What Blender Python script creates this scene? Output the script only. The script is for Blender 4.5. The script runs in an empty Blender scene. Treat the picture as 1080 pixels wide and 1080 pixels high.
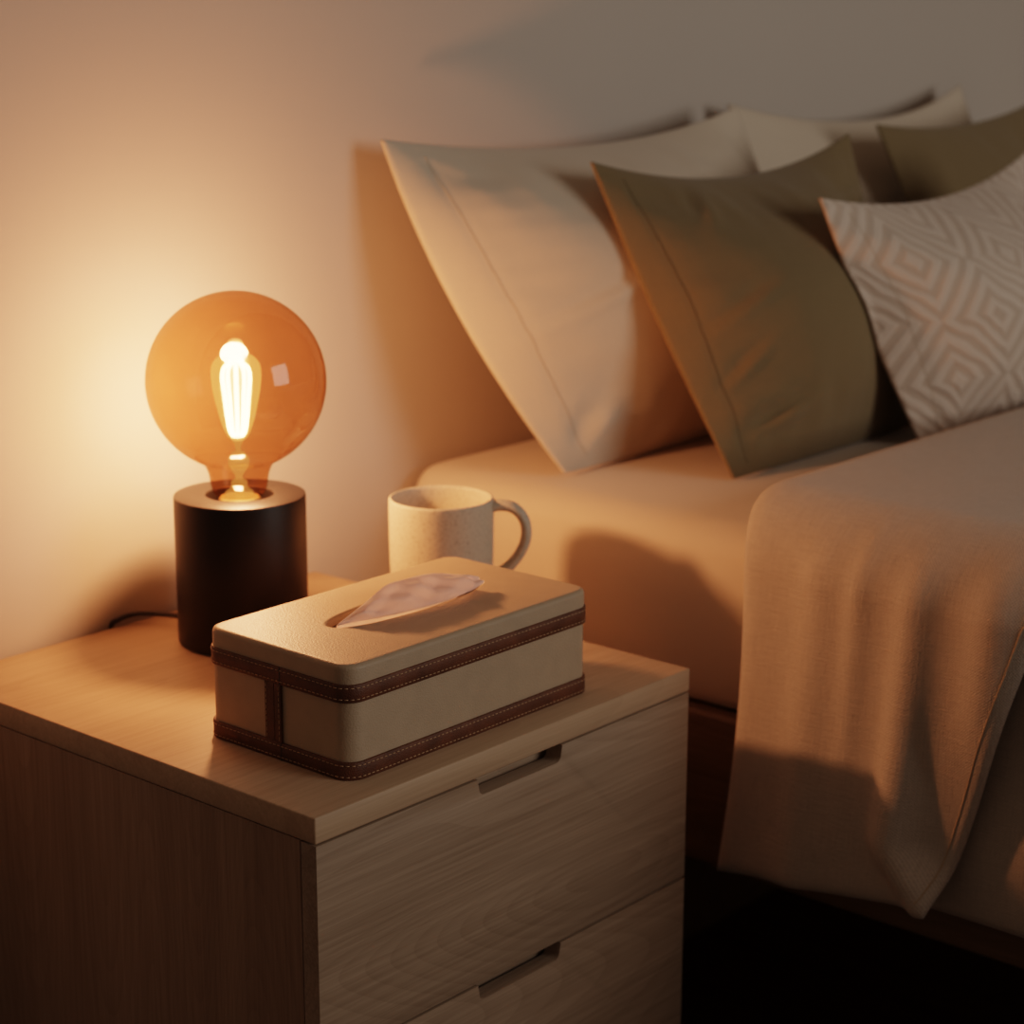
import bpy, bmesh, math
import numpy as np
from mathutils import Vector, noise, Matrix
from mathutils.bvhtree import BVHTree

C = bpy.context.scene.collection
SC = bpy.context.scene
H = 0.55            # height of the nightstand top
D = 0.4188          # its depth
W = 0.40            # its width
YW = 0.008          # wall plane
ZM = 0.632          # mattress top
XM = 0.519          # mattress side

# ------------------------------------------------------------------ helpers
def tag(o, label=None, cat=None, group=None, kind=None):
    if label: o['label'] = label
    if cat: o['category'] = cat
    if group: o['group'] = group
    if kind: o['kind'] = kind
    return o

def empty(name, loc, label, cat, group=None):
    o = bpy.data.objects.new(name, None)
    C.objects.link(o)
    o.location = loc
    o.empty_display_size = 0.05
    return tag(o, label, cat, group)

def wloc(o):
    v = Vector((0, 0, 0))
    while o:
        v += o.location
        o = o.parent
    return v

def link(name, me, mat, parent=None, origin=None, smooth=True):
    """mesh given in world coordinates; origin moves to the parent (or to origin)"""
    o = bpy.data.objects.new(name, me)
    C.objects.link(o)
    if mat: me.materials.append(mat)
    if smooth:
        me.polygons.foreach_set('use_smooth', [True] * len(me.polygons))
    if parent is not None:
        pl = wloc(parent)
        me.transform(Matrix.Translation(-pl))
        o.parent = parent
    elif origin is not None:
        me.transform(Matrix.Translation(-Vector(origin)))
        o.location = origin
    me.update()
    return o

def from_bm(name, bm, mat, parent=None, origin=None, smooth=False, sharp=None):
    bmesh.ops.recalc_face_normals(bm, faces=bm.faces)
    me = bpy.data.meshes.new(name)
    bm.to_mesh(me); bm.free()
    o = link(name, me, mat, parent, origin, smooth)
    if sharp is not None:
        me.set_sharp_from_angle(angle=math.radians(sharp))
    return o

def box_bm(bm, x0, x1, y0, y1, z0, z1, bev=0.0, seg=2):
    r = bmesh.ops.create_cube(bm, size=1.0)
    vs = r['verts']
    for v in vs:
        v.co = Vector(((x0 + x1) / 2 + v.co.x * (x1 - x0), (y0 + y1) / 2 + v.co.y * (y1 - y0), (z0 + z1) / 2 + v.co.z * (z1 - z0)))
    if bev > 0:
        es = list({e for v in vs for e in v.link_edges})
        bmesh.ops.bevel(bm, geom=es, offset=bev, segments=seg, profile=0.5, affect='EDGES')

def box(name, b, mat, parent=None, origin=None, bev=0.0, seg=2):
    bm = bmesh.new()
    box_bm(bm, *b, bev=bev, seg=seg)
    return from_bm(name, bm, mat, parent, origin, smooth=bev > 0, sharp=50 if bev > 0 else None)

def lathe(name, prof, cx, cy, mat, parent=None, origin=None, n=96, sharp=40, closed=False):
    bm = bmesh.new()
    rings = []
    for r, z in prof:
        if r < 1e-6:
            rings.append([bm.verts.new((cx, cy, z))])
        else:
            rings.append([bm.verts.new((cx + r * math.cos(2 * math.pi * k / n), cy + r * math.sin(2 * math.pi * k / n), z)) for k in range(n)])
    pairs = list(zip(rings[:-1], rings[1:]))
    if closed: pairs.append((rings[-1], rings[0]))
    for a, b in pairs:
        for k in range(n):
            k2 = (k + 1) % n
            if len(a) == 1 and len(b) == 1: continue
            if len(a) == 1: bm.faces.new((a[0], b[k], b[k2]))
            elif len(b) == 1: bm.faces.new((a[k], a[k2], b[0]))
            else: bm.faces.new((a[k], a[k2], b[k2], b[k]))
    return from_bm(name, bm, mat, parent, origin, smooth=True, sharp=sharp)

def catmull(pts, n=12):
    P = [np.array(p, float) for p in pts]
    P = [2 * P[0] - P[1]] + P + [2 * P[-1] - P[-2]]
    out = []
    for i in range(1, len(P) - 2):
        a, b, c, d = P[i - 1:i + 3]
        for k in range(n):
            t = k / n
            out.append(0.5 * ((2 * b) + (c - a) * t + (2 * a - 5 * b + 4 * c - d) * t * t + (3 * b - a - 3 * c + d) * t ** 3))
    out.append(P[-2])
    return out

def tube_bm(bm, pts, r, n=10, cap=True, squash=None):
    pts = [Vector(p) for p in pts]
    rings = []
    up = Vector((0, 0, 1))
    prev = None
    for i, p in enumerate(pts):
        t = (pts[min(i + 1, len(pts) - 1)] - pts[max(i - 1, 0)]).normalized()
        if prev is None:
            s = t.cross(up)
            if s.length < 1e-3: s = t.cross(Vector((1, 0, 0)))
            s.normalize()
        else:
            s = (prev - t * prev.dot(t)).normalized()
        prev = s
        w = t.cross(s)
        rr = r(i / (len(pts) - 1)) if callable(r) else r
        a, b = (rr, rr) if squash is None else (rr * squash[0], rr * squash[1])
        rings.append([bm.verts.new(p + s * math.cos(2 * math.pi * k / n) * a + w * math.sin(2 * math.pi * k / n) * b) for k in range(n)])
    for A, B in zip(rings[:-1], rings[1:]):
        for k in range(n):
            bm.faces.new((A[k], A[(k + 1) % n], B[(k + 1) % n], B[k]))
    if cap:
        bm.faces.new(rings[0]); bm.faces.new(list(reversed(rings[-1])))

def tube(name, pts, r, mat, parent=None, origin=None, n=12, squash=None):
    bm = bmesh.new()
    tube_bm(bm, pts, r, n, squash=squash)
    return from_bm(name, bm, mat, parent, origin, smooth=True, sharp=60)

def fbm(x, y, z=0.0, o=3):
    s, a, t = 0.0, 1.0, 0.0
    for _ in range(o):
        s += a * noise.noise(Vector((x, y, z))); t += a
        x, y, z, a = x * 2.03, y * 2.03, z * 2.03 + 3.1, a * 0.5
    return s / t

def smoothstep(a, b, t):
    t = min(1, max(0, (t - a) / (b - a))); return t * t * (3 - 2 * t)

def grid_normals(G):
    du = np.gradient(G, axis=0); dv = np.gradient(G, axis=1)
    N = np.cross(du, dv)
    L = np.linalg.norm(N, axis=2, keepdims=True); L[L < 1e-12] = 1
    return N / L

def sheet(name, F, B, uv, mat, parent=None, origin=None):
    """closed cloth body from a front grid F and a back grid B (nu, nv, 3), joined round the border"""
    nu, nv = F.shape[:2]
    verts = np.concatenate([F.reshape(-1, 3), B.reshape(-1, 3)])
    o = nu * nv
    idx = np.arange(nu * nv).reshape(nu, nv)
    faces = []
    for i in range(nu - 1):
        for j in range(nv - 1):
            a, b, c, d = idx[i, j], idx[i + 1, j], idx[i + 1, j + 1], idx[i, j + 1]
            faces.append((a, b, c, d)); faces.append((a + o, d + o, c + o, b + o))
    ring = [idx[i, 0] for i in range(nu)] + [idx[nu - 1, j] for j in range(1, nv)] + [idx[i, nv - 1] for i in range(nu - 2, -1, -1)] + [idx[0, j] for j in range(nv - 2, 0, -1)]
    for a, b in zip(ring, ring[1:] + ring[:1]):
        faces.append((b, a, a + o, b + o))
    me = bpy.data.meshes.new(name)
    me.from_pydata(verts.tolist(), [], [tuple(int(q) for q in f) for f in faces])
    U = np.concatenate([uv.reshape(-1, 2), uv.reshape(-1, 2)])
    lay = me.uv_layers.new(name='UVMap')
    vi = np.zeros(len(me.loops), dtype=np.int32); me.loops.foreach_get('vertex_index', vi)
    lay.data.foreach_set('uv', U[vi].astype(np.float32).ravel())
    return link(name, me, mat, parent, origin, True)

# ------------------------------------------------------------------ materials
def mat_new(name):
    m = bpy.data.materials.new(name); m.use_nodes = True
    nt = m.node_tree; nt.nodes.clear()
    out = nt.nodes.new('ShaderNodeOutputMaterial')
    return m, nt, out

def nd(nt, t, **kw):
    n = nt.nodes.new(t)
    for k, v in kw.items():
        if k.startswith('_'): setattr(n, k[1:], v)
        else: n.inputs[k.replace('__', ' ')].default_value = v
    return n

def ramp(nt, fac, stops):
    r = nt.nodes.new('ShaderNodeValToRGB')
    e = r.color_ramp.elements
    while len(e) > 1: e.remove(e[-1])
    e[0].position, e[0].color = stops[0][0], (*stops[0][1], 1)
    for p, c in stops[1:]:
        x = e.new(p); x.color = (*c, 1)
    nt.links.new(fac, r.inputs['Fac'])
    return r.outputs['Color']

def mth(nt, op, a, b=None, c=None):
    n = nt.nodes.new('ShaderNodeMath'); n.operation = op
    for i, v in enumerate((a, b, c)):
        if v is None: continue
        if isinstance(v, (int, float)): n.inputs[i].default_value = v
        else: nt.links.new(v, n.inputs[i])
    return n.outputs[0]

def bsdf(nt, out, color=None, rough=0.6, metal=0.0, spec=0.5, sheen=0.0, bump=None, strength=0.3, dist=0.001):
    b = nt.nodes.new('ShaderNodeBsdfPrincipled')
    b.inputs['Roughness'].default_value = rough if isinstance(rough, (int, float)) else 0.5
    if not isinstance(rough, (int, float)): nt.links.new(rough, b.inputs['Roughness'])
    b.inputs['Metallic'].default_value = metal
    b.inputs['Specular IOR Level'].default_value = spec
    if sheen:
        b.inputs['Sheen Weight'].default_value = sheen
        b.inputs['Sheen Roughness'].default_value = 0.5
    if isinstance(color, tuple): b.inputs['Base Color'].default_value = (*color, 1)
    else: nt.links.new(color, b.inputs['Base Color'])
    if bump is not None:
        bn = nt.nodes.new('ShaderNodeBump')
        bn.inputs['Strength'].default_value = strength; bn.inputs['Distance'].default_value = dist
        nt.links.new(bump, bn.inputs['Height']); nt.links.new(bn.outputs[0], b.inputs['Normal'])
    nt.links.new(b.outputs[0], out.inputs['Surface'])
    return b

def plain(name, col, rough=0.6, metal=0.0, spec=0.5, **kw):
    m, nt, out = mat_new(name)
    n = nd(nt, 'ShaderNodeTexNoise', Scale=40.0, Detail=3.0)
    tc = nt.nodes.new('ShaderNodeTexCoord'); nt.links.new(tc.outputs['Object'], n.inputs['Vector'])
    d = tuple(c * 0.9 for c in col); l = tuple(min(1, c * 1.06) for c in col)
    bsdf(nt, out, ramp(nt, n.outputs[0], [(0.3, d), (0.7, l)]), rough, metal, spec, bump=n.outputs[0], strength=0.05, **kw)
    return m

def wood(name, grain='x', light=(.50, .375, .275), dark=(.29, .205, .14), rough=0.5, seed=0.0, across='z', fig=1.0, gain=1.0):
    m, nt, out = mat_new(name)
    tc = nt.nodes.new('ShaderNodeTexCoord')
    def mapped(al, ac, off=0.0):
        mp = nt.nodes.new('ShaderNodeMapping')
        s = {'x': ac, 'y': ac, 'z': ac}; s[grain] = al
        mp.inputs['Scale'].default_value = (s['x'], s['y'], s['z'])
        mp.inputs['Location'].default_value = (seed + off, seed * 1.7 + off, seed * 0.6)
        nt.links.new(tc.outputs['Object'], mp.inputs['Vector'])
        return mp.outputs[0]
    # cathedral figure: contour lines of a stretched smooth noise
    n1 = nd(nt, 'ShaderNodeTexNoise', Scale=1.0, Detail=0.8, Roughness=0.35, Distortion=0.1)
    nt.links.new(mapped(1.5, 8.5), n1.inputs['Vector'])
    v = mth(nt, 'MULTIPLY', n1.outputs[0], 46.0 * fig)
    f = mth(nt, 'FRACT', v)
    tri = mth(nt, 'POWER', f, 2.2)
    # fine pores stretched along the grain
    n2 = nd(nt, 'ShaderNodeTexNoise', Scale=1.0, Detail=4.0, Roughness=0.65)
    nt.links.new(mapped(9.0, 420.0, 3.0), n2.inputs['Vector'])
    n3 = nd(nt, 'ShaderNodeTexNoise', Scale=1.0, Detail=2.0)
    nt.links.new(mapped(2.0, 40.0, 7.0), n3.inputs['Vector'])
    a = mth(nt, 'MULTIPLY', tri, 0.10)
    b = mth(nt, 'MULTIPLY_ADD', n2.outputs[0], 0.75, a)
    c = mth(nt, 'MULTIPLY_ADD', n3.outputs[0], 0.62, b)
    col = ramp(nt, c, [(0.40, light), (0.98, dark)])
    bsdf(nt, out, col, rough, spec=0.35, bump=n2.outputs[0], strength=0.12, dist=0.0006)
    return m

def fabric(name, col, freq=520.0, var=0.12, bump=0.35, rough=0.9, slub=0.25, pattern=False, wv=0.06):
    """woven cloth; UVs are in metres"""
    m, nt, out = mat_new(name)
    uvn = nt.nodes.new('ShaderNodeUVMap')
    sep = nt.nodes.new('ShaderNodeSeparateXYZ'); nt.links.new(uvn.outputs[0], sep.inputs[0])
    x, y = sep.outputs[0], sep.outputs[1]
    wx = mth(nt, 'SINE', mth(nt, 'MULTIPLY', x, freq * 2 * math.pi))
    wy = mth(nt, 'SINE', mth(nt, 'MULTIPLY', y, freq * 2 * math.pi))
    weave = mth(nt, 'MULTIPLY', wx, wy)
    def streak(sx, sy, sc):
        mp = nt.nodes.new('ShaderNodeMapping'); mp.inputs['Scale'].default_value = (sx, sy, 1)
        nt.links.new(uvn.outputs[0], mp.inputs['Vector'])
        n = nd(nt, 'ShaderNodeTexNoise', Scale=sc, Detail=3.0, Roughness=0.6)
        nt.links.new(mp.outputs[0], n.inputs['Vector'])
        return n.outputs[0]
    s1 = streak(12, 1, 45.0); s2 = streak(1, 12, 45.0)
    s = mth(nt, 'ADD', s1, s2)
    fine = streak(1, 1, 700.0)
    h = mth(nt, 'MULTIPLY_ADD', weave, 0.18, mth(nt, 'MULTIPLY_ADD', s, slub * 2.0, mth(nt, 'MULTIPLY', fine, 0.8)))
    tint = mth(nt, 'MULTIPLY_ADD', weave, wv, mth(nt, 'MULTIPLY_ADD', s, slub, mth(nt, 'MULTIPLY', fine, 0.35)))
    bval = h; bstr = bump; bd = 0.0012
    mid = 0.175 + slub
    lo = tuple(c * (1 - var) for c in col); hi = tuple(min(1, c * (1 + var)) for c in col)
    colr = ramp(nt, tint, [(max(0, mid - 0.25), lo), (mid + 0.25, hi)])
    if pattern:
        # nested diamonds sewn in raised lines, each lattice cell a set of concentric rhombs
        def cell(v, k): return mth(nt, 'ABSOLUTE', mth(nt, 'SUBTRACT', mth(nt, 'FRACT', mth(nt, 'MULTIPLY', v, k)), 0.5))
        wob = nd(nt, 'ShaderNodeTexNoise', Scale=30.0, Detail=1.0); nt.links.new(uvn.outputs[0], wob.inputs['Vector'])
        wb = mth(nt, 'MULTIPLY', mth(nt, 'SUBTRACT', wob.outputs[0], 0.5), 0.012)
        xx = mth(nt, 'ADD', x, wb); yy = mth(nt, 'ADD', y, wb)
        dd = mth(nt, 'ADD', cell(xx, 9.5), cell(yy, 7.5))
        ln = mth(nt, 'SINE', mth(nt, 'MULTIPLY', dd, 2 * math.pi * 6.0))
        ln = mth(nt, 'SMOOTH_MIN', mth(nt, 'MAXIMUM', mth(nt, 'MULTIPLY', ln, 2.0), -1.0), 1.0, 0.3)
        bval = mth(nt, 'MULTIPLY_ADD', ln, 1.1, h)
        bstr = 0.5; bd = 0.0014
        mx = nt.nodes.new('ShaderNodeMix'); mx.data_type = 'RGBA'; mx.blend_type = 'MULTIPLY'
        r = ramp(nt, mth(nt, 'MULTIPLY_ADD', ln, 0.5, 0.5), [(0.0, (.84, .81, .78)), (0.6, (1, 1, 1))])
        mx.inputs['Factor'].default_value = 1.0
        nt.links.new(colr, mx.inputs['A']); nt.links.new(r, mx.inputs['B'])
        colr = mx.outputs['Result']
    bsdf(nt, out, colr, rough, spec=0.15, sheen=0.25, bump=bval, strength=bstr, dist=bd)
    return m

def leather(name, col, scale=900.0, rough=0.5, bump=0.25, var=0.1):
    m, nt, out = mat_new(name)
    tc = nt.nodes.new('ShaderNodeTexCoord')
    v = nd(nt, 'ShaderNodeTexVoronoi', Scale=scale); nt.links.new(tc.outputs['Object'], v.inputs['Vector'])
    n = nd(nt, 'ShaderNodeTexNoise', Scale=60.0, Detail=4.0); nt.links.new(tc.outputs['Object'], n.inputs['Vector'])
    lo = tuple(c * (1 - var) for c in col); hi = tuple(min(1, c * (1 + var)) for c in col)
    bsdf(nt, out, ramp(nt, n.outputs[0], [(0.3, lo), (0.7, hi)]), rough, spec=0.4, bump=v.outputs['Distance'], strength=bump, dist=0.0008)
    return m

M = {}
M['wall'] = None
def wall_mat():
    m, nt, out = mat_new('painted_wall')
    tc = nt.nodes.new('ShaderNodeTexCoord')
    n = nd(nt, 'ShaderNodeTexNoise', Scale=180.0, Detail=4.0); nt.links.new(tc.outputs['Object'], n.inputs['Vector'])
    n2 = nd(nt, 'ShaderNodeTexNoise', Scale=2.0, Detail=2.0); nt.links.new(tc.outputs['Object'], n2.inputs['Vector'])
    bsdf(nt, out, ramp(nt, n2.outputs[0], [(0.3, (.535, .48, .43)), (0.7, (.565, .51, .455))]), 0.85, spec=0.2, bump=n.outputs[0], strength=0.04)
    return m
M['wall'] = wall_mat()
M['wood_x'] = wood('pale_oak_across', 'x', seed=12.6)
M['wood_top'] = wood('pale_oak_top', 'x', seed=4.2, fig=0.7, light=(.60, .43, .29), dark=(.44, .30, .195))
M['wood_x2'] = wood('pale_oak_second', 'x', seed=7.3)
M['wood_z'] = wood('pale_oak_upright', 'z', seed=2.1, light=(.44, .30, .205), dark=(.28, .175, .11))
M['floor'] = wood('dark_floor_wood', 'y', light=(.20, .095, .050), dark=(.11, .05, .027), rough=0.45, seed=9.0)
M['frame'] = wood('walnut_bed_frame', 'y', light=(.25, .14, .08), dark=(.14, .075, .042), rough=0.5, seed=5.0)
M['sheet'] = fabric('beige_bed_sheet', (.66, .55, .44), freq=800.0, var=0.05, bump=0.12, slub=0.1)
M['duvet'] = fabric('sand_linen', (.56, .50, .435), freq=430.0, var=0.22, bump=0.8, slub=0.3, wv=0.13)
M['cream'] = fabric('cream_linen', (.68, .58, .465), freq=700.0, var=0.07, bump=0.2, slub=0.2)
M['olive'] = fabric('olive_linen', (.235, .178, .10), freq=700.0, var=0.12, bump=0.3, slub=0.25)
M['pattern'] = fabric('cream_embroidered', (.70, .59, .50), freq=600.0, var=0.08, bump=0.3, slub=0.2, pattern=True)
M['seam'] = plain('seam_thread', (.50, .40, .29), 0.9)
M['seam_dark'] = plain('seam_thread_dark', (.12, .085, .045), 0.9)
M['leather'] = leather('cream_grained_leather', (.46, .35, .245), scale=800.0, rough=0.5, bump=0.22, var=0.04)
M['strap'] = leather('brown_leather_strap', (.135, .05, .024), scale=1100.0, rough=0.5, bump=0.35, var=0.25)
M['thread'] = plain('pale_thread', (.50, .33, .20), 0.8)
M['inside'] = plain('box_lining', (.22, .11, .05), 0.9)
M['black'] = plain('black_metal', (.014, .010, .008), 0.48, 0.2, 0.4)
M['cord'] = plain('dark_cord', (.02, .012, .008), 0.5)
M['brass'] = plain('brass', (.8, .5, .2), 0.3, 1.0)
def mug_mat():
    m, nt, out = mat_new('speckled_stoneware')
    tc = nt.nodes.new('ShaderNodeTexCoord')
    n = nd(nt, 'ShaderNodeTexNoise', Scale=420.0, Detail=2.0); nt.links.new(tc.outputs['Object'], n.inputs['Vector'])
    n2 = nd(nt, 'ShaderNodeTexNoise', Scale=160.0, Detail=3.0); nt.links.new(tc.outputs['Object'], n2.inputs['Vector'])
    col = ramp(nt, n.outputs[0], [(0.30, (.47, .39, .29)), (0.42, (.58, .49, .38)), (0.7, (.63, .54, .42))])
    bsdf(nt, out, col, 0.55, spec=0.4, bump=n2.outputs[0], strength=0.18, dist=0.0012)
    return m
M['mug'] = mug_mat()
def tissue_mat():
    m, nt, out = mat_new('tissue_paper')
    tc = nt.nodes.new('ShaderNodeTexCoord')
    n = nd(nt, 'ShaderNodeTexNoise', Scale=300.0, Detail=3.0); nt.links.new(tc.outputs['Object'], n.inputs['Vector'])
    b = nt.nodes.new('ShaderNodeBsdfDiffuse'); b.inputs['Color'].default_value = (.95, .91, .91, 1)
    t = nt.nodes.new('ShaderNodeBsdfTranslucent'); t.inputs['Color'].default_value = (.95, .88, .84, 1)
    bp = nt.nodes.new('ShaderNodeBump'); bp.inputs['Strength'].default_value = 0.15; bp.inputs['Distance'].default_value = 0.0005
    nt.links.new(n.outputs[0], bp.inputs['Height']); nt.links.new(bp.outputs[0], b.inputs['Normal'])
    mx = nt.nodes.new('ShaderNodeMixShader'); mx.inputs[0].default_value = 0.68
    nt.links.new(b.outputs[0], mx.inputs[1]); nt.links.new(t.outputs[0], mx.inputs[2])
    nt.links.new(mx.outputs[0], out.inputs['Surface'])
    return m
M['tissue'] = tissue_mat()
def glass_mat(name, face, edge, refl=1.0):
    """thin tinted glass shell: tinted see-through body with a mirror-like coat by angle"""
    m, nt, out = mat_new(name)
    lw = nt.nodes.new('ShaderNodeLayerWeight'); lw.inputs['Blend'].default_value = 0.35
    col = ramp(nt, lw.outputs['Facing'], [(0.0, face), (0.55, tuple(f * .9 + e * .1 for f, e in zip(face, edge))), (1.0, edge)])
    tr = nt.nodes.new('ShaderNodeBsdfTransparent'); nt.links.new(col, tr.inputs['Color'])
    gl = nt.nodes.new('ShaderNodeBsdfGlossy'); gl.inputs['Roughness'].default_value = 0.03; gl.inputs['Color'].default_value = (1, .92, .85, 1)
    fr = nt.nodes.new('ShaderNodeFresnel'); fr.inputs['IOR'].default_value = 1.45
    geo = nt.nodes.new('ShaderNodeNewGeometry')
    # same reflectance seen from either side of the thin wall
    fac = mth(nt, 'MULTIPLY', mth(nt, 'MULTIPLY_ADD', mth(nt, 'POWER', lw.outputs['Facing'], 4.0), 0.5, 0.045), refl)
    mx = nt.nodes.new('ShaderNodeMixShader'); nt.links.new(fac, mx.inputs[0])
    nt.links.new(tr.outputs[0], mx.inputs[1]); nt.links.new(gl.outputs[0], mx.inputs[2])
    nt.links.new(mx.outputs[0], out.inputs['Surface'])
    nt.nodes.remove(fr); nt.nodes.remove(geo)
    return m
M['amber'] = glass_mat('amber_glass', (.74, .52, .385), (.46, .27, .15))
M['clear'] = glass_mat('clear_glass', (.97, .95, .92), (.8, .7, .55), 0.8)
def emis(name, col, s, mixt=None):
    m, nt, out = mat_new(name)
    e = nt.nodes.new('ShaderNodeEmission'); e.inputs['Color'].default_value = (*col, 1); e.inputs['Strength'].default_value = s
    if mixt is None:
        nt.links.new(e.outputs[0], out.inputs['Surface'])
    else:
        t = nt.nodes.new('ShaderNodeBsdfTransparent')
        t.inputs['Color'].default_value = (mixt, mixt, mixt, 1)
        ad = nt.nodes.new('ShaderNodeAddShader')
        nt.links.new(t.outputs[0], ad.inputs[0]); nt.links.new(e.outputs[0], ad.inputs[1])
        nt.links.new(ad.outputs[0], out.inputs['Surface'])
    return m
M['filament'] = emis('glowing_filament', (1.0, .60, .25), 11.0, 1.0)
M['glow'] = emis('glowing_inner_glass', (1.0, .45, .12), 0.8, 1.0)
M['glow_stem'] = emis('lit_glass_stem', (1.0, .45, .13), 0.35, 0.97)
M['glow_core'] = emis('filament_glow_fill', (1.0, .62, .26), 2.2, 1.0)  # glow put in among the filaments so they read as one bright core

# ------------------------------------------------------------------ the room
def quadplane(name, pts, mat):
    me = bpy.data.meshes.new(name)
    me.from_pydata(pts, [], [(0, 1, 2, 3)])
    o = link(name, me, mat, smooth=False)
    tag(o, kind='structure')
    return o
box_w = box('wall_back', (-2.6, 3.6, YW, YW + 0.1, 0, 2.6), M['wall']); tag(box_w, kind='structure')
fl = box('floor', (-2.6, 3.6, -3.6, YW + 0.1, -0.05, 0.0), M['floor']); tag(fl, kind='structure')

# ------------------------------------------------------------------ nightstand
ns = empty('nightstand', (W / 2, -D / 2, 0), 'pale oak nightstand with handle cutouts in its drawers, beside the bed', 'nightstand')
TK = 0.0183
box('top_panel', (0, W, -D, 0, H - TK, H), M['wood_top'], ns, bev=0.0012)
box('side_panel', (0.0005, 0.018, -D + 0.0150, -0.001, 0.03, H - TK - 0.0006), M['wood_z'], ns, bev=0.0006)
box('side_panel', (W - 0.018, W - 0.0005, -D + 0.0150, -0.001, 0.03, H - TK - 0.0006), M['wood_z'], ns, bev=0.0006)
box('back_panel', (0.018, W - 0.018, -0.012, -0.002, 0.03, H - TK - 0.001), M['wood_z'], ns)
box('bottom_panel', (0.018, W - 0.018, -D + 0.0155, -0.012, 0.03, 0.048), M['wood_x'], ns)
box('plinth', (0.02, W - 0.02, -D + 0.04, -0.02, 0.0, 0.03), M['wood_x'], ns)

def drawer(z0, z1, mat, parent):
    xa, xb, nd_ = 0.1545, 0.2455, 0.0122
    rr = 0.005
    pts = [(0.0006, z0), (W - 0.0006, z0), (W - 0.0006, z1), (xb, z1)]
    def arc(cx, cz, a0, a1):
        return [(cx + rr * math.cos(a), cz + rr * math.sin(a)) for a in np.linspace(a0, a1, 7)]
    pts += arc(xb - 0.0015 - rr, z1 - nd_ + rr, 0, -math.pi / 2)
    pts += arc(xa + 0.0015 + rr, z1 - nd_ + rr, -math.pi / 2, -math.pi)
    pts += [(xa, z1), (0.0006, z1)]
    bm = bmesh.new()
    vs = [bm.verts.new((x, -D, z)) for x, z in pts]
    f = bm.faces.new(vs)
    r = bmesh.ops.extrude_face_region(bm, geom=[f])
    for v in r['geom']:
        if isinstance(v, bmesh.types.BMVert): v.co.y += 0.0140
    fr_edges = [e for e in bm.edges if all(abs(v.co.y + D) < 1e-6 for v in e.verts)]
    bmesh.ops.bevel(bm, geom=fr_edges, offset=0.0009, segments=2, profile=0.5, affect='EDGES')
    d = from_bm('drawer', bm, mat, parent, smooth=True, sharp=35)
    # the drawer's own box behind the front, seen through the cutout
    bx = bmesh.new()
    t, xi0, xi1, yi0, yi1, zi0, zi1 = 0.010, 0.022, W - 0.022, -D + 0.0145, -0.03, z0 + 0.012, z1 - 0.016
    box_bm(bx, xi0, xi1, yi0, yi0 + t, zi0, zi1)
    box_bm(bx, xi0, xi1, yi1 - t, yi1, zi0, zi1)
    box_bm(bx, xi0, xi0 + t, yi0 + t, yi1 - t, zi0, zi1)
    box_bm(bx, xi1 - t, xi1, yi0 + t, yi1 - t, zi0, zi1)
    box_bm(bx, xi0 + t, xi1 - t, yi0 + t, yi1 - t, zi0, zi0 + 0.006)
    from_bm('drawer_box', bx, M['wood_x2'], d)
    return d
zt = H - TK - 0.0012
dh = 0.1545
drawer(zt - dh + 0.001, zt, M['wood_x'], ns)
drawer(zt - 2 * dh + 0.001, zt - dh - 0.0008, M['wood_x2'], ns)
drawer(zt - 3 * dh - 0.006, zt - 2 * dh - 0.0008, M['wood_x'], ns)
for k in (0, 1, 2):
    box('rail', (0.018, W - 0.018, -D + 0.0185, -D + 0.05, zt - k * dh - 0.0155, zt - k * dh + 0.0006), M['wood_x'], ns)

# ------------------------------------------------------------------ table lamp
LX, LY = 0.222, -0.104
lamp = empty('table_lamp', (LX, LY, H), 'round amber filament globe bulb glowing on a black metal cylinder base', 'lamp')
RB, HB = 0.0523, 0.121
e = 0.0015
prof = [(0, H + .001), (RB - .003, H + .001), (RB - .0025, H + 0.0003), (RB - e, H + 0.0008), (RB, H + 2 * e), (RB, H + HB - e), (RB - e * .3, H + HB - e * .3), (RB - e, H + HB),
        (0.0275, H + HB), (0.0268, H + HB - 0.0008), (0.0265, H + HB - 0.025), (0, H + HB - 0.025)]
base = lathe('lamp_base', prof, LX, LY, M['black'], lamp)
lathe('socket', [(0, H + .0965), (0.0165, H + .0965), (0.0165, H + .117), (0.0155, H + .1185), (0.0, H + .1185)], LX, LY, M['brass'], lamp)
# globe
R_ = 0.0706; zc = H + 0.2115
gp = []
a_end = math.radians(-66)
for k in range(0, 61):
    a = math.pi / 2 + (a_end - math.pi / 2) * k / 60
    gp.append((max(0.0, R_ * math.cos(a)) if k else 0.0, zc + R_ * math.sin(a)))
r0, z0 = gp[-1]
neck = catmull([(r0, z0, 0), (0.0262, z0 - 0.0032, 0), (0.0240, z0 - 0.0085, 0), (0.0228, z0 - 0.0150, 0), (0.0210, H + 0.1235, 0), (0.0175, H + 0.1195, 0)], 6)
gp += [(p[0], p[1]) for p in neck[1:]]
globe = lathe('glass_bulb', gp, LX, LY, M['amber'], lamp, sharp=180)
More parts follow.
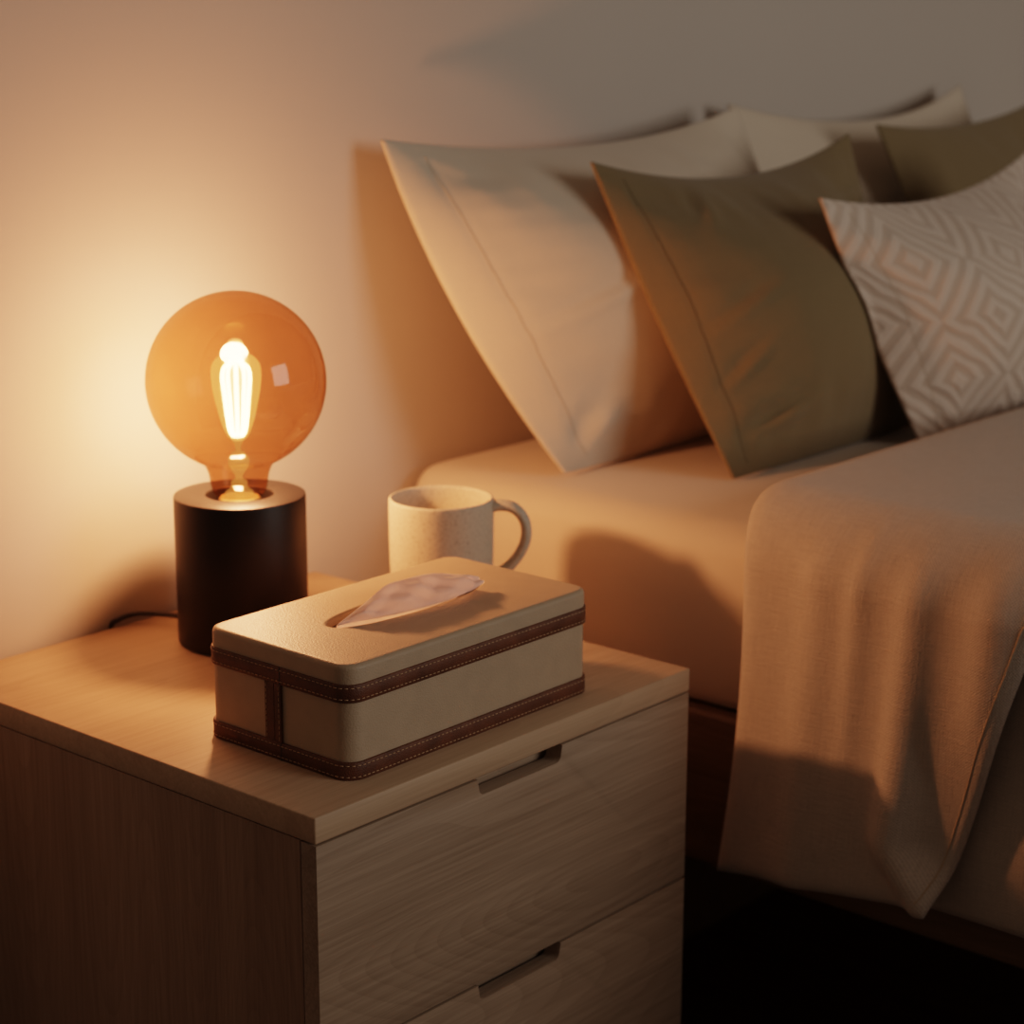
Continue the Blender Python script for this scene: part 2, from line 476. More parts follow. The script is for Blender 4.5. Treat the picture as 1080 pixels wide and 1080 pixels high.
# inner parts of the bulb
env = [(0.0, H + .2345), (0.006, H + .2345), (0.0135, H + .231), (0.0185, H + .225), (0.0197, H + .217), (0.0185, H + .205), (0.0155, H + .19), (0.012, H + .177), (0.008, H + .168), (0.0045, H + .1645), (0.0, H + .1645)]
env = [(p[0], p[1]) for p in catmull([(a, b, 0) for a, b in env], 4)]
env = [(max(0, a), b) for a, b in env]
lathe('inner_tube', env, LX, LY, M['glow'], globe, sharp=180, n=48)
core = [(0.0, H + .2275), (0.006, H + .227), (0.0105, H + .223), (0.0125, H + .216), (0.0122, H + .205), (0.0105, H + .19), (0.0085, H + .178), (0.006, H + .169), (0.003, H + .1665), (0.0, H + .1665)]
bm = bmesh.new()
for k in range(10):
    a = 2 * math.pi * k / 10 + 0.2
    ca, sa = math.cos(a), math.sin(a)
    pts = [(LX + ca * r, LY + sa * r, z) for r, z in [(0.0035, H + .1675), (0.0062, H + .172), (0.0078, H + .182), (0.0096, H + .20), (0.0110, H + .214), (0.0098, H + .2215), (0.0055, H + .2255)]]
    tube_bm(bm, catmull(pts, 5), 0.0015, 6)
from_bm('filament', bm, M['filament'], globe, smooth=True)
lathe('filament_core', core, LX, LY, M['glow_core'], globe, sharp=180, n=40)
lathe('tube_tip', [(0, H + .2445), (0.0025, H + .2435), (0.0055, H + .240), (0.0078, H + .2365), (0.006, H + .2350), (0, H + .2348)], LX, LY, M['glow_stem'], globe, sharp=180, n=32)
stem = [(0.0, H + .1655), (0.0042, H + .1640), (0.0022, H + .1595), (0.0018, H + .1560), (0.0060, H + .1535), (0.0085, H + .1490), (0.0080, H + .1440), (0.0050, H + .1390), (0.0025, H + .1355),
        (0.0030, H + .1330), (0.0065, H + .1305), (0.0060, H + .1275), (0.0075, H + .1250), (0.0110, H + .1225), (0.0115, H + .1195), (0.0, H + .1190)]
lathe('glass_stem', stem, LX, LY, M['glow_stem'], globe, sharp=180, n=40)
cpts = [(LX - 0.012, LY + RB - 0.003, H + 0.011), (LX - 0.014, LY + RB + 0.010, H + 0.010), (LX - 0.018, LY + RB + 0.028, H + 0.009), (LX - 0.030, LY + RB + 0.045, H + 0.0085),
        (LX - 0.045, -0.0015, H + 0.006), (LX - 0.050, 0.0042, H - 0.004), (LX - 0.050, 0.0046, H - 0.05), (LX - 0.050, 0.0046, 0.30)]
tube('power_cord', catmull(cpts, 8), 0.0021, M['cord'], lamp)

# ------------------------------------------------------------------ tissue box
bx0, bx1, by0, by1 = 0.0572, 0.3085, -0.3925, -0.2515
tb = empty('tissue_box', ((bx0 + bx1) / 2, (by0 + by1) / 2, H), 'cream leather tissue box trimmed with stitched brown straps, on the nightstand', 'tissue box')
def rr_loop(off, z, r=0.013, n=10):
    """rounded rectangle loop, off = outward offset"""
    x0, x1, y0, y1 = bx0 - off, bx1 + off, by0 - off, by1 + off
    r = max(r + off, 0.002)
    pts = []
    for cx, cy, a0 in ((x1 - r, y1 - r, 0), (x0 + r, y1 - r, 90), (x0 + r, y0 + r, 180), (x1 - r, y0 + r, 270)):
        for k in range(n + 1):
            a = math.radians(a0 + 90 * k / n)
            pts.append((cx + r * math.cos(a), cy + r * math.sin(a), z))
    return pts
def loops_mesh(name, loops, mat, parent, cap0=True, cap1=True, sharp=40):
    bm = bmesh.new()
    L = [[bm.verts.new(p) for p in l] for l in loops]
    n = len(L[0])
    for a, b in zip(L[:-1], L[1:]):
        for k in range(n): bm.faces.new((a[k], a[(k + 1) % n], b[(k + 1) % n], b[k]))
    if cap0: bm.faces.new(list(reversed(L[0])))
    if cap1: bm.faces.new(L[-1])
    return from_bm(name, bm, mat, parent, smooth=True, sharp=sharp)
ZL = H + 0.0800
loops_mesh('body', [rr_loop(-.001, H + .0005), rr_loop(0, H + .0015), rr_loop(0, H + .0655)], M['leather'], tb)
# lid: outer shell, rounded top edge, oval slot with its own wall
lid_loops = [rr_loop(-0.001, H + .0655), rr_loop(0.0006, H + .0656)]
for k in range(0, 8):
    a = math.pi / 2 * k / 7
    lid_loops.append(rr_loop(0.0006 - 0.0038 * (1 - math.cos(a)), ZL - 0.0038 + 0.0038 * math.sin(a)))
# even angular spacing needs more points between the corners: resample both by angle
def resample(loop, m=128):
    P = np.array(loop); c = np.array([0.1895, -0.3180])
    Q = np.vstack([P, P[:1]]); seg = np.linalg.norm(np.diff(Q[:, :2], axis=0), axis=1)
    dense = []
    for i in range(len(P)):
        k = max(2, int(seg[i] / 0.0008))
        for t in range(k): dense.append(Q[i] + (Q[i + 1] - Q[i]) * t / k)
    dense = np.array(dense)
    # scaled angle so that points spread along the long sides as well
    an = np.arctan2((dense[:, 1] - c[1]) / 0.5, dense[:, 0] - c[0])
    out = []
    for k in range(m):
        t = -math.pi + 2 * math.pi * (k + 0.5) / m
        j = np.argmin(np.abs((an - t + math.pi) % (2 * math.pi) - math.pi))
        out.append(tuple(dense[j]))
    return out
def slot_pts(hl, hw, z, m=128):
    out = []
    dense = [(0.1895 + hl * math.cos(a), -0.3180 + hw * math.copysign(abs(math.sin(a)) ** 0.85, math.sin(a)), z) for a in np.linspace(0, 2 * math.pi, 2000, endpoint=False)]
    return resample(dense + [], m)
LL = [resample(l, 192) for l in lid_loops]
LL += [resample(rr_loop(-0.0050, ZL), 192), slot_pts(0.0795, 0.0225, ZL, 192), slot_pts(0.0775, 0.0205, ZL, 192), slot_pts(0.0765, 0.0195, ZL - 0.0010, 192), slot_pts(0.0765, 0.0195, ZL - 0.006, 192), slot_pts(0.0785, 0.022, ZL - 0.0065, 192)]
loops_mesh('lid', LL, M['leather'], tb, cap0=False, cap1=False, sharp=50)
loops_mesh('lining', [slot_pts(0.085, 0.030, H + 0.0660, 64), slot_pts(0.0848, 0.0298, H + 0.0662, 64)], M['inside'], tb)

def dashes(path, nrm_fn, bm, step=0.0040, ln=0.0025, r=0.00034, closed=False):
    P = [Vector(p) for p in path]
    if closed:
        P.append(P[0])
        # chords: even dash-long steps that follow the rounded corners
        cum = [0.0]
        for a, b in zip(P[:-1], P[1:]): cum.append(cum[-1] + (b - a).length)
        def at(d):
            i = 0
            while i < len(cum) - 2 and cum[i + 1] < d: i += 1
            return P[i].lerp(P[i + 1], min(1.0, (d - cum[i]) / max(1e-9, cum[i + 1] - cum[i])))
        d = 0.0
        while d + ln < cum[-1]:
            tube_bm(bm, [at(d), at(d + ln * .5), at(d + ln)], r, 6)
            d += step
        return
    acc = 0.0; nxt = 0.001
    for a, b in zip(P[:-1], P[1:]):
        L = (b - a).length
        if L < 1e-7: continue
        t = (b - a) / L
        while nxt + ln <= acc + L:
            s = a + t * max(0, nxt - acc); e2 = s + t * ln
            tube_bm(bm, [s, s + t * ln * .15 + Vector(nrm_fn(s)) * 0.0001, s + t * ln * .85 + Vector(nrm_fn(s)) * 0.0001, e2], r, 6)
            nxt += step
        if nxt < acc + L and nxt + ln > acc + L: nxt = acc + L
        acc += L
def band(z0, z1, seam_y):
    o = 0.0018
    ls = [rr_loop(0.0, z0 + .0001), rr_loop(o - .0005, z0), rr_loop(o, z0 + .0006), rr_loop(o, z1 - .0006), rr_loop(o - .0005, z1), rr_loop(0.0, z1 - .0001)]
    b = loops_mesh('strap', ls, M['strap'], tb, cap0=False, cap1=False, sharp=60)
    bm = bmesh.new()
    for z in (z0 + 0.0024, z1 - 0.0024):
        lp = rr_loop(o + 0.0001, z)
        dashes(lp, lambda s: (0, 0, 0), bm, closed=True)
    from_bm('stitching', bm, M['thread'], b, smooth=True)
    return b
band(H + 0.0001, H + 0.0128, 0)
band(H + 0.0542, H + 0.0668, 0)
# upright strap on the short side: two stitched strips meeting in a seam
ys0, ys1, ysm = -0.3290, -0.3125, -0.3222
bm = bmesh.new()
box_bm(bm, bx0 - 0.0016, bx0, ysm + .0002, ys1, H + 0.0125, H + 0.0545, 0.0004, 1)
box_bm(bm, bx0 - 0.0020, bx0, ys0, ysm - .0002, H + 0.0125, H + 0.0545, 0.0004, 1)
vs_ = from_bm('strap', bm, M['strap'], tb, smooth=False)
bm = bmesh.new()
for yy in (ys0 + 0.0018, ys1 - 0.0018):
    dashes([(bx0 - 0.0019 - (0.0002 if yy < ysm else -0.0002), yy, H + 0.0135), (bx0 - 0.0019 - (0.0002 if yy < ysm else -0.0002), yy, H + 0.0535)], lambda s: (0, 0, 0), bm)
from_bm('stitching', bm, M['thread'], vs_, smooth=True)
for z0, z1 in ((H + .0002, H + .0127), (H + .0543, H + .0667)):
    box('strap_joint', (bx0 - 0.0019, bx0 - 0.0010, ysm - .0065, ysm - .0057, z0, z1), M['cord'], tb)

# tissue
def tissue():
    nx, nr = 46, 26
    ridge = catmull([(.1165, -.3215, .6310), (.128, -.323, .6365), (.141, -.325, .6430), (.160, -.3255, .6512), (.178, -.3245, .6515), (.194, -.3255, .6512), (.212, -.326, .6495), (.232, -.327, .6440), (.2475, -.330, .6395)], 8)
    low = catmull([(.1170, -.3225, .6306), (.130, -.3270, .6312), (.143, -.3325, .6318), (.160, -.3370, .6320), (.179, -.3400, .6322), (.198, -.3425, .6328), (.216, -.3430, .6335), (.236, -.3415, .6345), (.2520, -.3370, .6350)], 8)
    slot = catmull([(.1175, -.3155, .6200), (.135, -.3150, .6180), (.16, -.3150, .6170), (.185, -.3150, .6170), (.21, -.3150, .6170), (.230, -.3150, .6180), (.244, -.3155, .6200)], 8)
    def at(c, t):
        f = t * (len(c) - 1); i = min(int(f), len(c) - 2); return c[i] + (c[i + 1] - c[i]) * (f - i)
    G = np.zeros((nx, nr, 3)); UV = np.zeros((nx, nr, 2))
    for i in range(nx):
        t = i / (nx - 1)
        a, b, c = at(slot, t), at(ridge, t), at(low, t)
        for j in range(nr):
            s = j / (nr - 1)
            if s < 0.38:
                q = s / 0.38; p = a + (b - a) * q
            else:
                q = (s - 0.38) / 0.62; p = b + (c - b) * q
                p = p + np.array([0, -0.0025, 0.0020]) * math.sin(math.pi * q) * min(1, 5 * t)
                # creases fanning out from the left tip
                w = math.sin(t * 9.0 + q * 5.5) + 0.7 * math.sin(t * 17.0 - q * 7.0 + 1.0)
                tri = abs(((t * 3.1 + q * 0.9) % 1) - 0.5) * 2 + 0.7 * abs(((t * 4.3 - q * 1.6 + .3) % 1) - 0.5) * 2
                amp = math.sin(math.pi * min(1, q * 1.0)) * min(1, 6 * t)
                p = p + np.array([0.0, -0.0038, 0.0034]) * (tri - 0.8) * amp
            G[i, j] = p; UV[i, j] = (t, s)
    N = grid_normals(G)
    o = sheet('tissue', G + N * 0.00015, G - N * 0.00015, UV, M['tissue'], origin=(0.18, -0.3165, H + 0.07))
    tag(o, 'white folded tissue poking out of the tissue box slot', 'tissue')
tissue()

# ------------------------------------------------------------------ mug
MX, MY = 0.3620, -0.1920
mug = empty('mug', (MX, MY, H), 'cream speckled stoneware mug with a curved handle behind the tissue box', 'mug')
HM = 0.1070
outer = catmull([(0.0, H + .0012, 0), (0.024, H + .0010, 0), (0.0275, H + .0002, 0), (0.0315, H + .0030, 0), (0.0362, H + .0105, 0), (0.0392, H + .024, 0), (0.0405, H + .042, 0), (0.0412, H + .065, 0), (0.0415, H + .092, 0), (0.0414, H + HM - .0025, 0),
                 (0.0405, H + HM - .0004, 0), (0.0394, H + HM - .0004, 0), (0.0384, H + HM - .0028, 0), (0.0382, H + .092, 0), (0.0378, H + .055, 0), (0.0365, H + .03, 0), (0.032, H + .012, 0), (0.022, H + .0065, 0), (0.0, H + .006, 0)], 5)
lathe('mug_body', [(max(0, p[0] * 1.04), p[1]) for p in outer], MX, MY, M['mug'], mug, sharp=180, n=80)
hx, hy = 0.60, -0.80
hp = [(0.0390, .0990), (0.0480, .1010), (0.0600, .0985), (0.0685, .0880), (0.0695, .0730), (0.0630, .0580), (0.0520, .0460), (0.0385, .0380)]
tube('handle', catmull([(MX + hx * r, MY + hy * r, H + z) for r, z in hp], 6), lambda t: 0.0052 + 0.0012 * abs(2 * t - 1) ** 3, M['mug'], mug, n=16, squash=(1.35, 0.85))

# ------------------------------------------------------------------ bed frame and mattress
BX1, BY0 = 2.02, -2.05
bed = empty('bed_frame', ((XM + BX1) / 2, BY0 / 2, 0), 'dark walnut bed frame under the mattress, on legs', 'bed')
RZ0, RZ1 = 0.332, 0.4700
box('side_rail', (XM - 0.010, XM + 0.012, BY0, -0.004, RZ0, RZ1), M['frame'], bed, bev=0.005, seg=3)
box('side_rail', (BX1 - 0.012, BX1 + 0.022, BY0, -0.004, RZ0, RZ1), M['frame'], bed, bev=0.005, seg=3)
box('foot_rail', (XM + 0.012, BX1 - 0.012, BY0, BY0 + 0.034, RZ0, RZ1), M['frame'], bed, bev=0.004, seg=3)
box('slat_base', (XM + 0.012, BX1 - 0.012, BY0 + 0.034, -0.004, RZ1 - 0.035, RZ1 - 0.002), M['frame'], bed)
box('underbed_shade_sheet', (XM + 0.012, BX1 - 0.012, -0.030, -0.006, 0.0, RZ1 - 0.036), M['frame'], bed, bev=0.002)  # dark sheet added to darken the wall seen under the bed
for lx in (XM + 0.10, BX1 - 0.14):
    for ly in (-0.10, BY0 + 0.10):
        box('leg', (lx, lx + 0.05, ly - 0.05, ly, 0.0, RZ1 - 0.035), M['frame'], bed, bev=0.003)

def mattress():
    x0, x1, y0, y1, z0, z1 = XM, BX1 - 0.005, BY0 + 0.02, 0.004, RZ1 + 0.0008, ZM
    bm = bmesh.new()
    # cross-section swept as stacked rounded rectangles, soft top edge
    def loop(off, z, n=10):
        r = max(0.03 - off, 0.012); pts = []
        X0, X1, Y0, Y1 = x0 + off, x1 - off, y0 + off, y1 - off * .6
        for cx, cy, a0 in ((X1 - r, Y1 - r, 0), (X0 + r, Y1 - r, 90), (X0 + r, Y0 + r, 180), (X1 - r, Y0 + r, 270)):
            for k in range(n + 1):
                a = math.radians(a0 + 90 * k / n)
                pts.append((cx + r * math.cos(a), cy + r * math.sin(a), z))
        return pts
    L = [loop(0.012, z0), loop(0.004, z0 + 0.003), loop(0.0005, z0 + 0.012)]
    for z in np.linspace(z0 + 0.03, z1 - 0.05, 5): L.append(loop(-0.002 * math.sin((z - z0) / (z1 - z0) * math.pi), z))
    R1, R2 = 0.040, 0.028
    for k in range(1, 13):
        a = math.pi / 2 * k / 12
        L.append(loop(R1 * (1 - math.cos(a)), z1 - 0.004 - R2 + R2 * math.sin(a)))
    L.append(loop(0.10, z1 - 0.002)); L.append(loop(0.22, z1))
    V = [[bm.verts.new(p) for p in l] for l in L]
    n = len(V[0])
    for a, b in zip(V[:-1], V[1:]):
        for k in range(n): bm.faces.new((a[k], a[(k + 1) % n], b[(k + 1) % n], b[k]))
    bm.faces.new(list(reversed(V[0]))); bm.faces.new(V[-1])
    uvl = bm.loops.layers.uv.new('UVMap')
    for f in bm.faces:
        nz = abs(f.normal.z) if f.normal.length else 0
        for l in f.loops:
            c = l.vert.co
            l[uvl].uv = (c.y, c.x + c.z)
    o = from_bm('mattress', bm, M['sheet'], origin=((x0 + x1) / 2, (y0 + y1) / 2, z0), smooth=True, sharp=60)
    tag(o, 'thick mattress in a smooth beige fitted sheet on the bed frame', 'mattress')
mattress()

# ------------------------------------------------------------------ pillows
def pillow(name, label, group, cor, Tf, Tb, mat, bows=(0, 0, 0, 0), n=84, seed=0.0, wr=0.004, seam_mat=None, seam_at=0.86, ybow=0.0, behind=(), pw=0.95, folds=()):
    BL, BR, TR, TL = [np.array(c, float) for c in cor]
    G = np.zeros((n, n, 3)); th = np.zeros((n, n)); tb_ = np.zeros((n, n)); UV = np.zeros((n, n, 2))
    d1 = (TR - BL) / np.linalg.norm(TR - BL) * 0.006; d2 = (TL - BR) / np.linalg.norm(TL - BR) * 0.006
    BL, TR, BR, TL = BL - d1, TR + d1, BR - d2, TL + d2
    wdt = np.linalg.norm(BR - BL); hgt = np.linalg.norm(TL - BL)
    ex = (BR - BL + TR - TL); ex /= np.linalg.norm(ex)
    ez = (TL - BL + TR - BR); ez /= np.linalg.norm(ez)
    nrm = np.cross(ex, ez); nrm /= np.linalg.norm(nrm)
    if nrm[1] > 0: nrm = -nrm
    S = np.sin(np.linspace(-math.pi / 2, math.pi / 2, n)) * 0.35 + np.linspace(-1, 1, n) * 0.65
    bl, br, bb, bt = bows
    for i in range(n):
        for j in range(n):
            u, v = S[i], S[j]
            a, b = (u + 1) / 2, (v + 1) / 2
            P = BL * (1 - a) * (1 - b) + BR * a * (1 - b) + TR * a * b + TL * (1 - a) * b
            P = P - ex * bl * (1 - v * v) * (1 - a) + ex * br * (1 - v * v) * a - ez * bb * (1 - u * u) * (1 - b) + ez * bt * (1 - u * u) * b
            eu, ev = 1 - abs(u) ** 2.3, 1 - abs(v) ** 2.3
            pr = max(0.0, (1 - u * u) * (1 - v * v)) ** pw
            # narrow flat hem around the cushion, then the fill begins
            edge = min(1 - abs(u), 1 - abs(v))
            w = 0.0
            # pull creases that start at the edges and run inwards
            cu = fbm(u * 1.2 + seed, v * 4.2, seed, 2) * max(0, abs(u)) ** 2.0
            cv = fbm(u * 4.2, v * 1.2 + seed, seed + 5, 2) * max(0, abs(v)) ** 2.0
            cc = fbm(u * 1.6 + seed, v * 1.6, seed + 9, 3) * 0.7
            w = wr * (cu * 2.0 + cv * 2.0 + cc) * smoothstep(0.0, 0.28, edge)
            # long creases given by hand: (u, v, angle, length, width, depth)
            for fu, fv, fa, fl, fw, fd in folds:
                du, dv = u - fu, v - fv
                s = du * math.cos(fa) + dv * math.sin(fa); t = -du * math.sin(fa) + dv * math.cos(fa)
                w += fd * math.exp(-(s / fl) ** 2) * (math.exp(-(t / fw) ** 2) - 0.8 * math.exp(-((t - 1.6 * fw) / fw) ** 2)) * min(1.0, edge * 6)
            # stitched line a little in from the edge
            g = 0.0
            if seam_mat is not None and abs(v) < seam_at + .03:
                g = 0.0007 * math.exp(-((abs(u) - seam_at) / 0.016) ** 2)
            P = P + nrm * (ybow * (1 - u * u))
            G[i, j] = P
            th[i, j] = 0.0014 + Tf * pr + w - g
            tb_[i, j] = 0.0008 + Tb * pr
            UV[i, j] = (a * wdt, b * hgt)
    F = G + nrm * th[..., None]; B = G - nrm * tb_[..., None]
    for A in (F, B):
        A[..., 1] = np.minimum(A[..., 1], YW - 0.003)
        lim = ZM + 0.0012
        A[..., 2] = np.where(A[..., 2] < lim, lim + (A[..., 2] - lim) * 0.02, A[..., 2])
        A[..., 2] = np.maximum(A[..., 2], ZM + 0.0004)
    # the filling gives way where this cushion leans on another one
    for ob in behind:
        me_ = ob.data; off = ob.location
        tree = BVHTree.FromPolygons([v.co + off for v in me_.vertices], [p.vertices[:] for p in me_.polygons])
        for i in range(n):
            for j in range(n):
                h = tree.ray_cast(Vector((B[i, j, 0], -2.0, B[i, j, 2])), Vector((0, 1, 0)))[0]
                if h is not None and B[i, j, 1] > h.y - 0.0025: B[i, j, 1] = h.y - 0.0025
                h = tree.ray_cast(Vector((F[i, j, 0], -2.0, F[i, j, 2])), Vector((0, 1, 0)))[0]
                if h is not None and F[i, j, 1] > h.y - 0.0045: F[i, j, 1] = h.y - 0.0045
    org = (BL + BR) / 2
    o = sheet(name, F, B, UV, mat, origin=tuple(org))
    tag(o, label, 'pillow' if name == 'bed_pillow' else 'cushion', group)
    if seam_mat is not None:
        # thread of the seam, lying in its groove on the left side
        i0 = int(np.argmin(np.abs(S + seam_at)))
        pts = [F[i0, j] + nrm * 0.00005 for j in range(5, n - 5)]
        tube('seam', pts, 0.0004, seam_mat, o, n=6)
    return o

p_large = pillow('bed_pillow', 'large cream pillow against the wall, nearest the lamp, left of the olive cushion', 'cream pillows against the wall',
       [(0.580, -0.146, ZM + .003), (1.06, -0.130, ZM + .003), (0.968, -0.048, .938), (0.4760, -0.022, .9290)], 0.108, 0.06, M['cream'],
       bows=(0.022, 0.0, 0.004, -0.026), seed=1.3, seam_mat=M['seam'], ybow=0.006, wr=0.006,
       folds=((-0.55, -0.05, 0.45, 0.28, 0.035, 0.004), (-0.75, -0.78, 1.0, 0.16, 0.05, 0.005), (-0.45, -0.9, 0.9, 0.14, 0.05, 0.005)))
p_back = pillow('bed_pillow', 'cream pillow against the wall, behind the olive cushions', 'cream pillows against the wall',
       [(1.075, -0.130, ZM + .003), (1.52, -0.130, ZM + .003), (1.470, -0.030, .945), (1.000, -0.022, .940)], 0.050, 0.05, M['cream'],
       bows=(0, 0, -0.01, -0.034), seed=4.1, ybow=0.006, n=56)
c_front = pillow('cushion', 'square olive cushion leaning on the large cream pillow', 'olive cushions on the bed',
       [(0.6640, -0.274, ZM + .003), (0.990, -0.268, ZM + .003), (0.986, -0.175, .9155), (0.6330, -0.132, .9055)], 0.078, 0.030, M['olive'],
       bows=(0.006, -0.004, 0.004, -0.030), behind=(p_large,), seed=2.7, seam_mat=M['seam_dark'], wr=0.006,
       folds=((-0.62, 0.0, 0.55, 0.22, 0.035, 0.004), (-0.7, -0.35, 0.7, 0.18, 0.03, 0.004), (-0.55, -0.70, 0.35, 0.22, 0.045, 0.006), (-0.5, 0.72, 1.2, 0.15, 0.04, 0.003)))
c_right = pillow('cushion', 'olive cushion at the far right, half hidden behind the embroidered cushion', 'olive cushions on the bed',
       [(1.200, -0.225, ZM + .003), (1.56, -0.225, ZM + .003), (1.520, -0.120, .935), (1.140, -0.120, .916)], 0.040, 0.032, M['olive'],
       bows=(-0.004, -0.004, -0.008, -0.018), seed=6.2, n=56, behind=(p_back,))
pillow('cushion', 'cream cushion embroidered with nested diamonds, in front of the olive cushions', None,
       [(0.9000, -0.330, ZM + .003), (1.270, -0.350, ZM + .003), (1.185, -0.275, .895), (0.7980, -0.270, .8715)], 0.088, 0.024, M['pattern'],
       bows=(0.006, -0.004, 0.004, -0.028), behind=(c_front, c_right), seed=3.9, seam_mat=M['seam'], wr=0.004)

# ------------------------------------------------------------------ duvet
def duvet_grid(y_top, y_side_fn, yend_fn, ztop, xside, rx, rz, zhem_fn, flare_fn, nu, nv, seed, amp, xin):
    """i runs across (inner top -> shoulder -> hem), j runs along the bed towards the foot"""
    G = np.zeros((nu, nv, 3)); UV = np.zeros((nu, nv, 2))
    for i in range(nu):
        a = i / (nu - 1)
        for j in range(nv):
            b = j / (nv - 1)
            zh = zhem_fn(b)
            Ltop = xin - (xside + rx); Larc = 0.5 * math.pi * (rx + rz) / 2; Lside = (ztop - rz) - zh
            # spend half of the rows on top
            if a < 0.35: s = Ltop * (a / 0.35)
            elif a < 0.6: s = Ltop + Larc * (a - 0.35) / 0.25
            else: s = Ltop + Larc + Lside * (a - 0.6) / 0.4
            if s <= Ltop: x, z, q, d = xin - s, ztop, 0.0, 0.0
            elif s <= Ltop + Larc:
                t = (s - Ltop) / Larc * math.pi / 2
                x, z, q, d = xside + rx - rx * math.sin(t), ztop - rz + rz * math.cos(t), t / (math.pi / 2), 0.0
            else:
                d = (s - Ltop - Larc) / Lside
                x, z, q = xside, ztop - rz - (s - Ltop - Larc), 1.0
            y0 = y_side_fn(q, d); y1 = yend_fn(q, d)
            y = y0 + (y1 - y0) * b
            x -= flare_fn(q, d, y, b)
            # soft lumps of filling and hanging folds
            nse = fbm(y * 5.0 + seed, s * 4.0, seed, 3)
            hang = fbm(y * 11.0 + seed, s * 1.6 + 2.0, seed + 7, 2)
            e = min(1.0, 8 * b) * (0.3 + 0.7 * min(1, 8 * (1 - b)))
            dsp = amp * (nse * 0.8 + hang * q * 0.45) * e
            x -= dsp * q; z += dsp * (1 - q) * 1.1
            G[i, j] = (x, y, z); UV[i, j] = (s, -y)
    return G, UV



duv = empty('duvet', (1.1, -1.1, ZM), 'sand coloured linen duvet with its upper edge folded back, hanging over the bed side', 'duvet')
# main body of the duvet, under the turned-back part
def y_s(q, d): return -0.455
def y_e(q, d): return -1.95
def fl_m(q, d, y, b): return 0.009 * smoothstep(0.25, 0.9, d) + 0.004 * d * math.sin(y * 16.0) * smoothstep(0.15, 0.35, b)
G1, UV1 = duvet_grid(0, y_s, y_e, ZM + 0.016, XM - 0.016, 0.045, 0.04, lambda b: 0.368, fl_m, 90, 150, 3.0, 0.002, 1.95)
N1 = grid_normals(G1)
if N1[5, 5, 2] < 0: N1 = -N1
ii = np.linspace(0, 1, 90)[:, None]; jj = np.linspace(0, 1, 150)[None, :]
edge = np.minimum(np.minimum(ii, 1 - ii) * 25, np.minimum(jj, 1 - jj) * 40); edge = np.clip(edge, 0, 1)
t1 = 0.0012 + 0.002 * np.sqrt(1 - (1 - edge) ** 2)
F1 = G1 + N1 * t1[..., None]; B1 = G1 - N1 * t1[..., None]
sheet('duvet_body', F1, B1, UV1, M['duvet'], duv)

# the turned-back part, lying on top of the body and hanging lower
def yc_s(q, d): return -0.388 - 0.012 * smoothstep(0.2, 1.0, q) - 0.006 * math.sin(3.0 * d) + 0.004 * d
def yc_e(q, d): return -0.720 + 0.056 * q + 0.058 * d
def fl_c(q, d, y, b):
    f = 0.003 * q + 0.022 * d ** 1.2 + 0.010 * q * smoothstep(0.1, 0.5, b)
    # a fold runs down to the lower corner: the cloth swells to a ridge, then turns in
    yr = -0.566 - 0.036 * smoothstep(0.75, 1.0, d)
    lo = smoothstep(0.1, 1.0, d)
    f += (0.007 + 0.012 * d) * math.exp(-((y - yr) / 0.016) ** 2) * smoothstep(0.3, 1.0, q)
    f -= 0.010 * smoothstep(0.0, 0.05, yr - y) * lo
    # a second, softer swelling high up near the free edge, and shallow folds between
    f += 0.009 * math.exp(-((y + 0.632) / 0.020) ** 2) * smoothstep(0.2, 1.0, q) * (1 - smoothstep(0.2, 0.7, d))
    f += 0.004 * math.exp(-((y + 0.475) / 0.018) ** 2) * smoothstep(0.4, 1.0, q) + 0.003 * math.exp(-((y + 0.515) / 0.010) ** 2) * q * (1 - d)
    return f
G2, UV2 = duvet_grid(0, yc_s, yc_e, ZM + 0.031, XM - 0.018, 0.060, 0.055, lambda b: 0.350 + 0.031 * b, fl_c, 150, 110, 8.0, 0.0045, 1.93)
N2 = grid_normals(G2)
if N2[5, 5, 2] < 0: N2 = -N2
ii = np.linspace(0, 1, 150)[:, None]; jj = np.linspace(0, 1, 110)[None, :]
e_head = np.clip(jj * 16, 0, 1); e_o = np.clip(np.minimum(np.minimum(ii, 1 - ii) * 40, (1 - jj) * 30), 0, 1)
shape = np.sqrt(1 - (1 - e_head) ** 2) * np.sqrt(1 - (1 - e_o) ** 2)
t2 = 0.0012 + 0.0045 * shape
F2 = G2 + N2 * t2[..., None]; B2 = G2 - N2 * t2[..., None]
cuff = sheet('folded_edge', F2, B2, UV2, M['duvet'], duv)
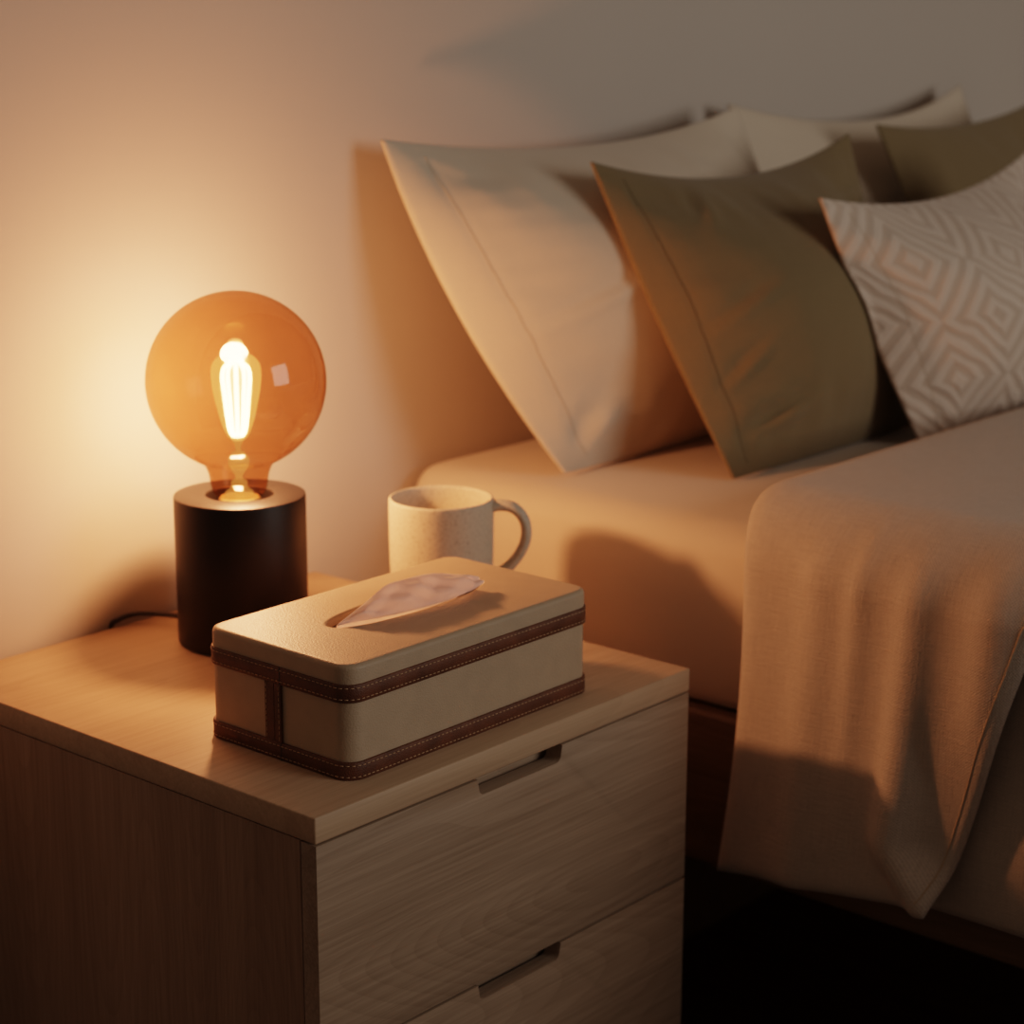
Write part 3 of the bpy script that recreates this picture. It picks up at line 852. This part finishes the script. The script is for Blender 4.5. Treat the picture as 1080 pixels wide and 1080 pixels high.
# hem seam of the turned-back part
tube('hem_seam', [F2[i, 104] + N2[i, 104] * 0.0001 for i in range(60, 147)], 0.0007, M['seam'], cuff, n=6)

# ------------------------------------------------------------------ light
def point(name, loc, energy, col, r):
    l = bpy.data.lights.new(name, 'POINT'); l.energy = energy; l.color = col; l.shadow_soft_size = r
    o = bpy.data.objects.new(name, l); C.objects.link(o); o.location = loc
    return o
def area(name, loc, target, energy, col, sx, sy):
    l = bpy.data.lights.new(name, 'AREA'); l.energy = energy; l.color = col; l.shape = 'RECTANGLE'; l.size = sx; l.size_y = sy
    o = bpy.data.objects.new(name, l); C.objects.link(o); o.location = loc
    o.rotation_euler = (Vector(target) - Vector(loc)).to_track_quat('-Z', 'Y').to_euler()
    return o
point('bulb_light', (LX, LY - 0.002, H + 0.186), 5.9, (1.0, .54, .32), 0.012)
area('window_light', (1.15, -3.0, 1.35), (0.5, 0.0, 0.7), 18.5, (1.0, .94, .87), 1.2, 1.2)
w = bpy.data.worlds.new('world'); SC.world = w; w.use_nodes = True
bg = w.node_tree.nodes['Background']; bg.inputs[0].default_value = (1.0, .70, .50, 1); bg.inputs[1].default_value = 0.085

# ------------------------------------------------------------------ camera
cam = bpy.data.cameras.new('camera'); co = bpy.data.objects.new('camera', cam); C.objects.link(co)
co.location = (-0.835806, -1.310092, 1.055124)
yaw, pit, rol = 0.855166, 0.245852, 0.002028
f = Vector((math.sin(yaw) * math.cos(pit), math.cos(yaw) * math.cos(pit), -math.sin(pit)))
q = f.to_track_quat('-Z', 'Y')
co.rotation_euler = (q.to_matrix() @ Matrix.Rotation(rol, 3, 'Z')).to_euler()
cam.sensor_width = 36.0; cam.sensor_fit = 'HORIZONTAL'
cam.lens = 36.0 * 2173.23 / 1080.0
cam.clip_start = 0.05
cam.dof.use_dof = True; cam.dof.focus_distance = 1.37; cam.dof.aperture_fstop = 6.0
SC.camera = co
SC.view_settings.view_transform = 'Filmic'
SC.view_settings.look = 'Medium High Contrast'
SC.view_settings.exposure = 0.0
